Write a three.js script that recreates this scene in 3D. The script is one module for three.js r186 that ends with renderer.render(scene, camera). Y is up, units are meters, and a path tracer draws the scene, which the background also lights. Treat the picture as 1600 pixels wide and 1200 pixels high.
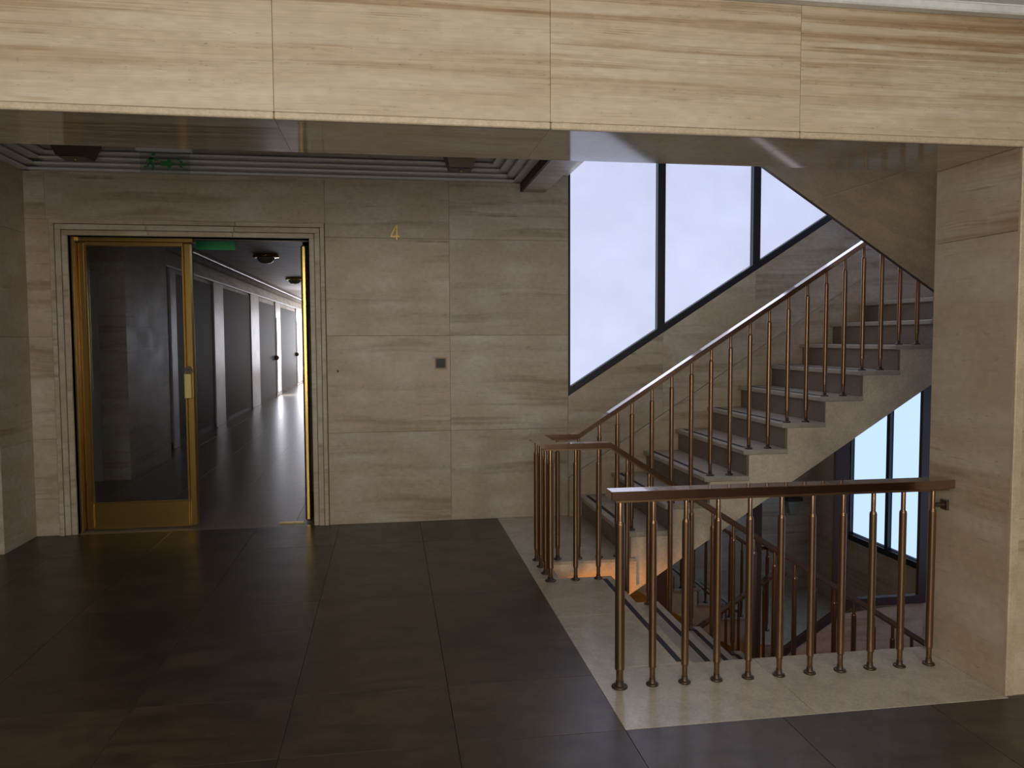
import * as THREE from 'three';
import { mergeGeometries } from 'three/addons/utils/BufferGeometryUtils.js';
import { RectAreaLightUniformsLib } from 'three/addons/lights/RectAreaLightUniformsLib.js';
RectAreaLightUniformsLib.init();

// ---------------------------------------------------------------- camera, sky, exposure
const renderer = new THREE.WebGLRenderer({ antialias: true });
renderer.toneMapping = THREE.LinearToneMapping;
renderer.toneMappingExposure = 1.0;
renderer.shadowMap.enabled = true;
const scene = new THREE.Scene();
scene.background = new THREE.Color().setRGB(0.8, 0.9, 1.1);

const CAM_Z = 6.671, YAW = 0.154348, PITCH = 0.058013, ROLL = 0.004376;
const camera = new THREE.PerspectiveCamera(2 * Math.atan(600 / 1233.7) * 180 / Math.PI, 4 / 3, 0.05, 200);
camera.rotation.order = 'YXZ';
camera.position.set(0, 1.55, CAM_Z);
camera.rotation.set(-PITCH, -YAW, -ROLL);
scene.add(camera);

// daylight strengths (radiance of the frosted panes)
const DAY_STAIR = [0.82, 0.90, 1.16], DAY_LOWER = [0.68, 0.85, 1.36];
const DAY_HALL = [8.3, 7.95, 7.3], DAY_CORRIDOR = [6.4, 6.5, 7.1];

// ---------------------------------------------------------------- helpers
let seed = 20240611;
const rnd = () => { seed = (seed * 1664525 + 1013904223) >>> 0; return seed / 4294967296; };
const rr = (a, b) => a + (b - a) * rnd();
const lin = (r, g, b) => new THREE.Color().setRGB(r, g, b);

// tileable value noise
function makeNoise(px, py, s) {
  const g = new Float32Array(px * py); let q = s >>> 0;
  for (let i = 0; i < g.length; i++) { q = (q * 1664525 + 1013904223) >>> 0; g[i] = q / 4294967296; }
  const sm = (t) => t * t * (3 - 2 * t);
  return (u, v) => {            // u, v in 0..1
    const x = u * px, y = v * py, x0 = Math.floor(x), y0 = Math.floor(y), fx = sm(x - x0), fy = sm(y - y0);
    const X0 = ((x0 % px) + px) % px, X1 = (X0 + 1) % px, Y0 = ((y0 % py) + py) % py, Y1 = (Y0 + 1) % py;
    return (g[Y0 * px + X0] * (1 - fx) + g[Y0 * px + X1] * fx) * (1 - fy) + (g[Y1 * px + X0] * (1 - fx) + g[Y1 * px + X1] * fx) * fy;
  };
}
function texture(w, h, fn, srgb = true) {
  const d = new Uint8Array(w * h * 4);
  for (let j = 0; j < h; j++) for (let i = 0; i < w; i++) {
    const c = fn((i + 0.5) / w, (j + 0.5) / h), k = (j * w + i) * 4;
    for (let n = 0; n < 3; n++) d[k + n] = Math.max(0, Math.min(255, Math.round(c[n] * 255)));
    d[k + 3] = 255;
  }
  const t = new THREE.DataTexture(d, w, h, THREE.RGBAFormat);
  t.wrapS = t.wrapT = THREE.RepeatWrapping; t.magFilter = THREE.LinearFilter; t.minFilter = THREE.LinearMipmapLinearFilter; t.generateMipmaps = true;
  if (srgb) t.colorSpace = THREE.SRGBColorSpace;
  t.needsUpdate = true;
  return t;
}
const mix3 = (a, b, t) => [a[0] + (b[0] - a[0]) * t, a[1] + (b[1] - a[1]) * t, a[2] + (b[2] - a[2]) * t];
const cl = (t) => Math.max(0, Math.min(1, t));

// travertine, cut across the bed: long horizontal veins; texture covers 3 m x 1.5 m
function travertineMaps(s, base, vein, pale, strength, bed) {
  const warp = makeNoise(6, 5, s), warp2 = makeNoise(24, 14, s + 1), band = makeNoise(3, 22, s + 2), band2 = makeNoise(6, 64, s + 3), band3 = makeNoise(16, 190, s + 4),
    zone = makeNoise(3, 5, s + 5), fine = makeNoise(60, 420, s + 6), pit = makeNoise(220, 300, s + 7), cloud = makeNoise(12, 16, s + 8), mott = makeNoise(110, 60, s + 9), brk = makeNoise(44, 60, s + 10);
  const f = (u, v) => {
    const w = v + (warp(u, v) - 0.5) * 0.022 + (warp2(u, v) - 0.5) * 0.005;
    const z = bed ? bed(w, zone(u, w)) : cl((zone(u, w) - 0.3) * 2.2);
    let t = 0.5 * band(u, w) + 0.3 * band2(u, w) + 0.2 * band3(u, w);
    let k = cl((t - 0.47) * 3.2) * z;
    const streak = cl((band3(u, w + 0.01) - 0.72) * 5) * cl((band2(u + 0.2, w) - 0.35) * 2.5) * (0.35 + 0.65 * z) * cl((brk(u, w) - 0.15) * 1.6);
    k = cl(k * 0.8 + streak * 0.7);
    const p = cl((pit(u, v) - 0.86) * 8) * cl((band2(u, w) - 0.45) * 4);
    return [k, cloud(u, w), fine(u, w), p];
  };
  return texture(1536, 768, (u, v) => {
    const [k, c, fi, p] = f(u, v);
    let col = mix3(base, pale, cl((c - 0.3) * 1.6));
    col = mix3(col, vein, k * strength);
    const n = 1 + (fi - 0.5) * 0.045 + (mott(u, v) - 0.5) * 0.07 - p * 0.22;
    return [col[0] * n, col[1] * n, col[2] * n];
  });
}
const TRAV = travertineMaps(11, [0.76, 0.688, 0.578], [0.565, 0.455, 0.315], [0.81, 0.755, 0.67], 1.0);
const TRAV_GREY = travertineMaps(77, [0.735, 0.672, 0.585], [0.585, 0.51, 0.415], [0.785, 0.74, 0.675], 0.9);
for (const t of [TRAV, TRAV_GREY]) t.repeat.set(1 / 3, 1 / 1.5);
// the beam slabs come from one bed: a dense seam of brown veins runs along their upper part, a thin one lower down
const bump = (x, c, w) => Math.exp(-((x - c) * (x - c)) / (2 * w * w));
const TRAV_BEAM = travertineMaps(39, [0.765, 0.695, 0.585], [0.55, 0.43, 0.285], [0.80, 0.745, 0.655], 1.0, (v, n) => cl(0.16 + 1.05 * bump(v, 0.56, 0.10) + 0.45 * bump(v, 0.27, 0.035) + (n - 0.5) * 0.5));
TRAV_BEAM.repeat.set(1 / 4.2, 1 / 0.75);

const cloudA = makeNoise(8, 8, 501), cloudB = makeNoise(26, 26, 502), cloudC = makeNoise(90, 90, 503), grain = makeNoise(256, 256, 504), band5 = makeNoise(5, 40, 505);
const FLOORMAP = texture(512, 512, (u, v) => {
  const t = 0.4 * cloudA(u, v) + 0.3 * cloudB(u, v) + 0.2 * cloudC(u, v) + 0.1 * grain(u, v), k = cl((band5(u, v + 0.05 * cloudA(u, v)) - 0.55) * 2.4);
  return mix3(mix3([0.235, 0.193, 0.148], [0.30, 0.248, 0.192], cl((t - 0.3) * 2.4)), [0.195, 0.158, 0.12], k * 0.5);
});
FLOORMAP.repeat.set(1 / 1.3, 1 / 1.3);
const MARBLE = texture(512, 512, (u, v) => {
  const t = 0.4 * cloudA(u, v) + 0.3 * cloudB(u, v) + 0.3 * cloudC(u, v), g = grain(u, v);
  const c = mix3([0.635, 0.605, 0.555], [0.695, 0.665, 0.615], cl((t - 0.3) * 2.4)), n = 1 + (g - 0.5) * 0.10;
  return [c[0] * n, c[1] * n, c[2] * n];
});
MARBLE.repeat.set(1 / 1.1, 1 / 1.1);
const SMUDGE = texture(256, 256, (u, v) => { const t = 0.5 * cloudA(u, v) + 0.3 * cloudB(u, v) + 0.2 * cloudC(u, v), k = 0.80 + 0.35 * (t - 0.45); return [k, k, k]; }, false);
SMUDGE.repeat.set(1 / 1.7, 1 / 1.7);
const PLASTER = texture(256, 256, (u, v) => { const t = 0.5 * cloudA(u, v) + 0.3 * cloudC(u, v) + 0.2 * grain(u, v), k = 0.90 + 0.16 * (t - 0.4); return [k, k, k]; });
PLASTER.repeat.set(1 / 1.5, 1 / 1.5);

const FROST = texture(256, 256, (u, v) => { const t = 0.6 * cloudA(u, v) + 0.3 * cloudB(u, v) + 0.1 * cloudC(u, v), k = 0.95 + 0.06 * (t - 0.5); return [k, k, Math.min(1, k * 1.02)]; });
FROST.repeat.set(1 / 2.6, 1 / 2.6);
const std = (o) => new THREE.MeshStandardMaterial(o);
const M = {
  trav: std({ map: TRAV, roughness: 0.62, roughnessMap: SMUDGE }),
  travB: std({ map: TRAV, color: lin(0.90, 0.90, 0.90), roughness: 0.62, roughnessMap: SMUDGE }),
  travC: std({ map: TRAV, color: lin(0.96, 0.93, 0.88), roughness: 0.62, roughnessMap: SMUDGE }),
  beamA: std({ map: TRAV_BEAM, roughness: 0.62, roughnessMap: SMUDGE }),
  beamB: std({ map: TRAV_BEAM, color: lin(0.95, 0.94, 0.92), roughness: 0.62, roughnessMap: SMUDGE }),
  travPol: std({ map: TRAV, roughness: 0.07 }),
  wallA: std({ map: TRAV_GREY, roughness: 0.52, roughnessMap: SMUDGE }),
  wallB: std({ map: TRAV_GREY, color: lin(0.93, 0.92, 0.90), roughness: 0.52, roughnessMap: SMUDGE }),
  wallC: std({ map: TRAV_GREY, color: lin(1.0, 0.96, 0.90), roughness: 0.52, roughnessMap: SMUDGE }),
  core: std({ color: lin(0.24, 0.20, 0.155), roughness: 0.9 }),
  floor: std({ map: FLOORMAP, roughness: 0.42, roughnessMap: SMUDGE }),
  floorB: std({ map: FLOORMAP, color: lin(0.85, 0.82, 0.78), roughness: 0.42, roughnessMap: SMUDGE }),
  floorC: std({ map: FLOORMAP, color: lin(1.12, 1.08, 1.0), roughness: 0.42, roughnessMap: SMUDGE }),
  marble: std({ map: MARBLE, color: lin(1.2, 1.17, 1.1), roughness: 0.22 }),
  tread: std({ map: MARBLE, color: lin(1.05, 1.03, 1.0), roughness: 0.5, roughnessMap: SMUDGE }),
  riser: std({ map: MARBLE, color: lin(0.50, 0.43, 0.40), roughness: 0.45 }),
  stringer: std({ map: MARBLE, color: lin(1.6, 1.52, 1.36), roughness: 0.7 }),
  strip: std({ color: lin(0.02, 0.021, 0.026), roughness: 0.75 }),
  plaster: std({ map: PLASTER, color: lin(0.60, 0.58, 0.54), roughness: 0.8 }),
  white: std({ map: PLASTER, color: lin(0.88, 0.87, 0.86), roughness: 0.55 }),
  bronze: std({ color: lin(0.26, 0.155, 0.085), metalness: 0.9, roughness: 0.33 }),
  bronzeDark: std({ color: lin(0.12, 0.085, 0.06), metalness: 0.8, roughness: 0.42 }),
  rail: new THREE.MeshPhysicalMaterial({ color: lin(0.36, 0.225, 0.165), metalness: 1.0, roughness: 0.2, clearcoat: 1, clearcoatRoughness: 0.03 }),
  brass: std({ color: lin(0.60, 0.42, 0.14), metalness: 0.97, roughness: 0.25 }),
  brassPale: std({ color: lin(0.62, 0.50, 0.20), metalness: 0.6, roughness: 0.5 }),
  darkWood: std({ color: lin(0.040, 0.022, 0.016), roughness: 0.6 }),
  frame: std({ color: lin(0.010, 0.010, 0.014), roughness: 0.45 }),
  black: std({ color: lin(0.012, 0.011, 0.010), roughness: 0.5 }),
  mirror: std({ color: lin(0.84, 0.93, 0.88), metalness: 1.0, roughness: 0.0 }),
  glass: new THREE.MeshPhysicalMaterial({ color: lin(0.90, 0.92, 0.95), transmission: 1, thickness: 0, roughness: 0.0, ior: 1.5 }),
  acrylic: new THREE.MeshPhysicalMaterial({ color: lin(0.86, 0.9, 0.86), transmission: 1, thickness: 0, roughness: 0.05, ior: 1.49 }),
  green: std({ color: lin(0.03, 0.22, 0.05), roughness: 0.5 }),
  greenSign: std({ color: lin(0.03, 0.42, 0.13), roughness: 0.45 }),
  doorGreen: std({ color: lin(0.055, 0.072, 0.072), roughness: 0.6 }),
  doorTan: std({ color: lin(0.13, 0.108, 0.078), roughness: 0.65 }),
  corrFloor: std({ map: MARBLE, color: lin(0.66, 0.59, 0.56), roughness: 0.30 }),
  ceilGrey: std({ map: PLASTER, color: lin(0.92, 0.91, 0.91), roughness: 0.6 }),
  tan: std({ map: MARBLE, color: lin(1.6, 1.4, 1.05), roughness: 0.55 }),
  pilaster: std({ map: PLASTER, color: lin(0.66, 0.66, 0.68), roughness: 0.35 }),
  opal: std({ color: lin(0.30, 0.30, 0.24), roughness: 0.25 }),
  edge: std({ map: MARBLE, color: lin(1.38, 1.24, 1.02), roughness: 0.4 }),
  smoked: std({ color: lin(0.045, 0.038, 0.028), roughness: 0.3 }),
};
function dayGlass(c) {        // frosted pane with the sky behind it
  const m = std({ color: lin(0.25, 0.26, 0.28), roughness: 0.55 });
  m.emissive.setRGB(...c); m.emissiveIntensity = 1; m.emissiveMap = FROST; return m;
}

// chamfered box, world coordinates, uv in metres (44 triangles)
function cbox(x0, x1, y0, y1, z0, z1, c = 0.003, ou = rr(0, 9), ov = rr(0, 9)) {
  const cx = (x0 + x1) / 2, cy = (y0 + y1) / 2, cz = (z0 + z1) / 2, h = [(x1 - x0) / 2, (y1 - y0) / 2, (z1 - z0) / 2], P = [], U = [];
  c = Math.min(c, h[0] * 0.9, h[1] * 0.9, h[2] * 0.9);
  const V = (f, s) => s.map((k, i) => k * (i === f ? h[i] : h[i] - c));
  const tri = (a, b, d) => {
    const n = new THREE.Vector3().crossVectors(new THREE.Vector3(b[0] - a[0], b[1] - a[1], b[2] - a[2]), new THREE.Vector3(d[0] - a[0], d[1] - a[1], d[2] - a[2]));
    if (n.x * (a[0] + b[0] + d[0]) + n.y * (a[1] + b[1] + d[1]) + n.z * (a[2] + b[2] + d[2]) < 0) [b, d] = [d, b];
    const ax = Math.abs(n.x), ay = Math.abs(n.y), az = Math.abs(n.z);
    for (const p of [a, b, d]) {
      P.push(p[0] + cx, p[1] + cy, p[2] + cz);
      const x = p[0] + cx, y = p[1] + cy, z = p[2] + cz;
      if (az >= ax && az >= ay) U.push(x + ou, y + ov); else if (ax >= ay) U.push(z + ou, y + ov); else U.push(x + ou, z + ov);
    }
  };
  const quad = (a, b, d, e) => { tri(a, b, d); tri(a, d, e); };
  for (let f = 0; f < 3; f++) {
    const g = (f + 1) % 3, k = (f + 2) % 3;
    const mk = (sf, sg, sk) => { const s = [0, 0, 0]; s[f] = sf; s[g] = sg; s[k] = sk; return s; };
    for (const s of [-1, 1]) quad(V(f, mk(s, -1, -1)), V(f, mk(s, 1, -1)), V(f, mk(s, 1, 1)), V(f, mk(s, -1, 1)));
    if (c > 0) for (const a of [-1, 1]) for (const b of [-1, 1]) quad(V(g, mk(-1, a, b)), V(g, mk(1, a, b)), V(k, mk(1, a, b)), V(k, mk(-1, a, b)));
  }
  if (c > 0) for (const a of [-1, 1]) for (const b of [-1, 1]) for (const d of [-1, 1]) tri(V(0, [a, b, d]), V(1, [a, b, d]), V(2, [a, b, d]));
  const geo = new THREE.BufferGeometry();
  geo.setAttribute('position', new THREE.Float32BufferAttribute(P, 3));
  geo.setAttribute('uv', new THREE.Float32BufferAttribute(U, 2));
  geo.computeVertexNormals();
  return geo;
}
const box = (x0, x1, y0, y1, z0, z1) => cbox(x0, x1, y0, y1, z0, z1, 0);
// polygon in the x-y plane, extruded from z0 to z1
function poly(pts, z0, z1, holes = [], ou = 0, ov = 0) {
  const s = new THREE.Shape(pts.map((p) => new THREE.Vector2(p[0], p[1])));
  for (const h of holes) s.holes.push(new THREE.Path(h.map((p) => new THREE.Vector2(p[0], p[1]))));
  const g = new THREE.ExtrudeGeometry(s, { depth: z1 - z0, bevelEnabled: false });
  g.translate(0, 0, z0);
  if (ou || ov) { const u = g.attributes.uv; for (let i = 0; i < u.count; i++) u.setXY(i, u.getX(i) + ou, u.getY(i) + ov); }
  return g;
}
// rectangular section drawn along a polyline that runs in depth (z-y plane), extruded in x
function polyZ(pts, x0, x1) { const g = poly(pts, 0, x1 - x0); g.rotateY(-Math.PI / 2); g.translate(x1, 0, 0); return g; }
function cyl(r0, r1, h, x, y, z, seg = 16) { const g = new THREE.CylinderGeometry(r1, r0, h, seg); g.translate(x, y + h / 2, z); return g; }

const taken = new Map();
function numbered(name) { const n = taken.get(name) ?? 0; taken.set(name, n + 1); return n ? `${name}_${String(n).padStart(3, '0')}` : name; }
const tagShadow = (m) => { m.castShadow = true; m.receiveShadow = true; return m; };
function group(name, ud, at = [0, 0, 0]) { const g = new THREE.Group(); g.name = numbered(name); g.position.set(...at); g.userData = ud; g.userData.base = undefined; delete g.userData.base; scene.add(g); return g; }
const structure = (name, label, at) => group(name, { kind: 'structure', label, category: name.split('_')[0] }, at);
const thing = (name, label, category, at, grp) => group(name, grp ? { label, category, group: grp } : { label, category }, at);
// a part whose geometry is given in world coordinates
function part(name, geo, mat, parent) {
  const m = tagShadow(new THREE.Mesh(geo, mat)); m.name = name;
  if (parent) { const p = new THREE.Vector3(); for (let q = parent; q; q = q.parent) if (q !== scene) p.add(q.position); m.position.copy(p).negate(); parent.add(m); }
  return m;
}
const pick = (a) => a[Math.floor(rnd() * a.length)];
// rows of stone slabs on a wall facing +z (x range) / given by cut lists
function slabsZ(parent, xs, ys, zBack, zFront, mats, skip, gap = 0.0006) {
  for (let i = 0; i + 1 < xs.length; i++) for (let j = 0; j + 1 < ys.length; j++) {
    if (skip && skip((xs[i] + xs[i + 1]) / 2, (ys[j] + ys[j + 1]) / 2)) continue;
    part('slab', cbox(xs[i] + gap, xs[i + 1] - gap, ys[j] + gap, ys[j + 1] - gap, zBack, zFront, 0.0014), pick(mats), parent);
  }
}
function slabsX(parent, zs, ys, x0, x1, mats, gap = 0.0006) {
  for (let i = 0; i + 1 < zs.length; i++) for (let j = 0; j + 1 < ys.length; j++)
    part('slab', cbox(x0, x1, ys[j] + gap, ys[j + 1] - gap, zs[i] + gap, zs[i + 1] - gap, 0.0014), pick(mats), parent);
}
function areaLight(c, w, h, pos, target) {
  const m = Math.max(...c), l = new THREE.RectAreaLight(new THREE.Color().setRGB(c[0] / m, c[1] / m, c[2] / m), m, w, h);
  l.position.set(...pos); l.lookAt(...target); l.castShadow = true; scene.add(l); return l;
}

// ---------------------------------------------------------------- measured layout (metres)
const R = 0.186, T = 0.292, UPX = 1.646, LANDX = UPX + 9 * T, STOREY = 20 * R, HALF = 10 * R, DNX = 1.415, DLX = DNX + 9 * T;
const ZU = 1.395, ZD0 = 1.76, ZD1 = 3.16, XR = 5.62, WAIST = 0.46, SLOPE = R / T;
const BEAM_Y = 2.335, BEAM_Z0 = 3.196, BEAM_Z1 = 3.716, PILX = 2.605;
const YTOP = 5.3, YLOW = -STOREY, CEIL = 2.97, WINX = 1.53;
const winBot = (x) => 1.045 + 0.64 * (x - WINX), winTop = (x) => 3.34 + 0.645 * (x - WINX), SILL = 2.77;
const DOOR = { x0: -2.47, x1: -0.632, top: 2.368 };

// ---------------------------------------------------------------- floor
{
  const f = structure('floor', 'dark brown polished stone tile floor of the hall');
  part('slab_core', mergeGeometries([
    box(-6.5, 0.90, -0.20, -0.02, 0, 8.5), box(0.90, 1.07, -0.2, -0.02, 0, 8.5), box(1.07, 1.70, -0.2, -0.02, 0, ZU), box(1.07, DNX, -0.2, -0.02, ZD0, ZD1),
    box(1.07, 6.5, -0.2, -0.02, ZD1, 8.5)]), M.stringer, f);
  const xs = [0.905]; while (xs[0] > -4.6) xs.unshift(xs[0] - 0.665);
  const zs = [0, 0.68, 1.95, 3.22, 3.735, 5.0, 6.3];
  const mats = [M.floor, M.floorB, M.floorC, M.floor];
  for (let i = 0; i + 1 < xs.length; i++) for (let j = 0; j + 1 < zs.length; j++) {
    const x0 = xs[i], x1 = xs[i + 1];
    part('tile', cbox(x0 + 0.001, x1 - 0.001, -0.02, 0, zs[j] + 0.001, zs[j + 1] - 0.001, 0.0006), pick(mats), f);
  }
  for (let x = 0.905; x < 4.2; x += 0.665) for (const [a, b] of [[3.735, 5.0], [5.0, 6.3]])
    part('tile', cbox(x + 0.001, x + 0.664, -0.02, 0, a + 0.001, b - 0.001, 0.0006), pick(mats), f);
  part('tile_field', mergeGeometries([box(-6.5, xs[0], -0.02, 0, 0, 6.3), box(4.24, 6.5, -0.02, 0, 3.72, 6.3), box(-6.5, 6.5, -0.02, 0, 6.3, 8.5)]), M.floor, f);
  // pale marble margin round the stair opening
  for (const [x0, x1, z0, z1] of [[0.905, UPX + 0.05, 0.0, 0.70], [0.905, UPX + 0.05, 0.70, ZU], [0.905, 1.07, ZU, ZD0], [0.905, DNX, ZD0, 2.45], [0.905, DNX, 2.45, ZD1], [0.905, 1.72, ZD1, 3.735], [1.72, PILX + 0.005, ZD1, 3.735]])
    part('marble_slab', cbox(x0 + 0.001, x1 - 0.001, -0.02, 0.0005, z0 + 0.001, z1 - 0.001, 0.0015), M.marble, f);
  part('nosing_strip', cbox(DNX - 0.075, DNX - 0.045, -0.004, 0.0025, ZD0 + 0.06, ZD1 - 0.02, 0.001), M.strip, f);
}
// ---------------------------------------------------------------- back wall
{
  const w = structure('wall_back', 'travertine back wall with the door and the stair window');
  const hole1 = [[DOOR.x0, -0.02], [DOOR.x1, -0.02], [DOOR.x1, DOOR.top], [DOOR.x0, DOOR.top]];
  const win = [[WINX, winBot(WINX)], [4.22, winBot(4.22)], [4.98, SILL], [4.98, 5.0], [WINX + 2.57, 5.0], [WINX, winTop(WINX)]];
  part('masonry', poly([[-2.8, YLOW], [XR + 0.2, YLOW], [XR + 0.2, YTOP], [-2.8, YTOP]], -0.25, -0.02, [hole1, win]), M.core, w);
  const mats = [M.wallA, M.wallB, M.wallA, M.wallC], ys = [0, 0.77, 1.575, 2.38, 3.1];
  slabsZ(w, [-0.505, 0.51, WINX], ys, -0.02, 0, mats);
  slabsZ(w, [-2.8, -2.62, -0.505], [2.49, 3.1], -0.02, 0, mats);
  slabsZ(w, [-2.8, -2.585], ys.slice(0, 3).concat([2.49]), -0.02, 0, mats);
  // stair side: slabs cut to the slope below the window, then down past the flight
  const cuts = [WINX, 2.385, 3.245, 4.10, 4.98, XR];
  const cutPoly = (a, b, lo, hi) => part('slab', poly([[a + 0.0008, lo(a)], [b - 0.0008, lo(b)], [b - 0.0008, hi(b)], [a + 0.0008, hi(a)]], -0.02, 0, [], rr(0, 9), rr(0, 9)), pick([M.wallA, M.wallB]), w);
  for (let i = 0; i + 1 < cuts.length; i++) {
    const a = cuts[i], b = cuts[i + 1];
    cutPoly(a, b, (x) => -0.42 + 0.645 * (Math.min(x, 4.3) - WINX), (x) => (x > 4.95 ? SILL : Math.min(SILL, winBot(x))));
    cutPoly(a, b, () => YLOW, (x) => Math.min(SILL, winBot(x)) - STOREY - 0.003);
  }
  part('slab', poly([[4.98, SILL + 0.002], [XR, SILL + 0.002], [XR, YTOP], [4.98, YTOP]], -0.02, 0), M.wallA, w);
  part('slab', poly([[5.03, SILL - STOREY + 0.002], [XR, SILL - STOREY + 0.002], [XR, 1.3], [5.03, 1.3]], -0.02, 0), M.wallA, w);
  part('upper_cladding', poly([[WINX, winTop(WINX) + 0.002], [WINX + 2.57, 5.0], [5.0, 5.0], [5.0, YTOP], [WINX, YTOP]], -0.02, 0), M.plaster, w);
  part('lower_cladding', box(-2.8, WINX, YLOW, -0.22, -0.02, 0), M.plaster, w);
}
// small drill holes and plug left in the wall
{
  const h = thing('wall_plug', 'tiny dark drill hole plug beside the door surround', 'plug', [-0.419, 1.283, 0]);
  part('socket', new THREE.CylinderGeometry(0.009, 0.009, 0.004, 12).rotateX(Math.PI / 2).translate(-0.419, 1.283, 0.001), M.black, h);
}
// ---------------------------------------------------------------- stair window (frosted, daylight behind)
const panesX = [WINX, 2.37, 3.255, 4.10, 4.98];
function slopedWindow(parent, dy, paneMat, z, frameZ0, frameZ1, frameMat, fw, paneName) {
  for (let i = 0; i < 4; i++) {
    const a = panesX[i], b = panesX[i + 1];
    const lo = (x) => Math.min(SILL, winBot(x)) + dy, hi = (x) => Math.min(5.0, winTop(x)) + dy;
    part(paneName, poly([[a, lo(a)], [b, lo(b)], [b, hi(b)], [a, hi(a)]], z - 0.006, z), paneMat, parent);
  }
  for (let i = 0; i < 5; i++) {
    const c = panesX[i], e = i === 4 ? 0.16 : fw, a = i === 0 ? c - 0.002 : c - e / 2, b = i === 0 ? c + 0.022 : c + e / 2;
    const lo = (x) => Math.min(SILL, winBot(x)) + dy, hi = (x) => Math.min(5.0, winTop(x)) + dy;
    part('mullion', poly([[a, lo(a)], [b, lo(b)], [b, hi(b)], [a, hi(a)]], frameZ0, frameZ1), frameMat, parent);
  }
  const e = 0.075, kx = WINX + (SILL - winBot(WINX)) / 0.64;
  part('sloping_rail', poly([[WINX - 0.004, winBot(WINX) + dy - 0.01], [kx, SILL + dy - 0.01], [kx, SILL + dy + e - 0.01], [WINX - 0.004, winBot(WINX) + dy + e - 0.01]], frameZ0, frameZ1 + 0.004), frameMat, parent);
  part('sill_rail', box(kx, 5.0, SILL + dy - 0.01, SILL + dy + e - 0.01, frameZ0, frameZ1 + 0.008), frameMat, parent);
}
{
  const w = structure('window_1', 'frosted stair window of dark framed sloping panes above the rising flight', [WINX, winBot(WINX), -0.02]);
  slopedWindow(w, 0, dayGlass([0.66, 0.72, 0.93]), -0.07, -0.12, -0.012, M.frame, 0.07, 'pane');
  for (const [x0, x1, y0, y1] of [[1.57, 2.32, 1.62, 3.3], [2.42, 3.2, 2.15, 3.85], [3.31, 4.05, 2.75, 4.4], [4.16, 4.88, 2.86, 4.9]])
    areaLight(DAY_STAIR, x1 - x0, y1 - y0, [(x0 + x1) / 2, (y0 + y1) / 2, -0.06], [(x0 + x1) / 2, (y0 + y1) / 2, 2]);
}
{
  const m = thing('mirror_glazing', 'large dark framed mirror glass under the rising flight reflecting the landing window', 'mirror', [WINX, winBot(WINX) - STOREY, 0]);
  slopedWindow(m, -STOREY, M.mirror, 0.012, -0.015, 0.032, M.darkWood, 0.13, 'mirror_pane');
}
// ---------------------------------------------------------------- stairwell right wall with its two windows
{
  const w = structure('wall_right', 'stairwell side wall with frosted landing windows');
  const L = [[0.05, -0.955], [2.30, -0.955], [2.30, 1.25], [0.05, 1.25]], U = L.map(([a, b]) => [a, b + STOREY - 0.1]);
  const g = poly([[-0.1, YLOW], [3.2, YLOW], [3.2, YTOP], [-0.1, YTOP]], 0, 0.2, [L, U]);
  g.rotateY(-Math.PI / 2); g.translate(XR + 0.2, 0, 0);
  part('masonry', g, M.wallA, w);
  [[-0.955, 'window_2', 'frosted window lighting the lower landing seen in the mirror'], [2.665, 'window_3', 'frosted window lighting the upper landing']].forEach(([y0, name, label]) => {
    const n = structure(name, label, [XR, y0, 1.2]), mat = dayGlass(DAY_LOWER.map((v) => v * 0.05));
    const zs = [0.05, 0.80, 1.55, 2.30];
    for (let i = 0; i < 3; i++) part('pane', box(XR + 0.05, XR + 0.056, y0, y0 + 2.205, zs[i], zs[i + 1]), mat, n);
    for (let i = 0; i < 4; i++) part('mullion', box(XR + 0.0, XR + 0.08, y0, y0 + 2.205, Math.max(0.05, zs[i] - 0.03), Math.min(2.3, zs[i] + 0.03)), M.frame, n);
    part('sill_rail', box(XR - 0.01, XR + 0.08, y0 - 0.01, y0 + 0.06, 0.05, 2.3), M.frame, n);
    part('head_rail', box(XR, XR + 0.08, y0 + 2.15, y0 + 2.205, 0.05, 2.3), M.frame, n);
    for (let i = 0; i < 3; i++) areaLight(DAY_LOWER, 0.67, 2.05, [XR + 0.04, y0 + 1.11, (zs[i] + zs[i + 1]) / 2], [0, y0 + 1.11, (zs[i] + zs[i + 1]) / 2]);
  });
}
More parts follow.
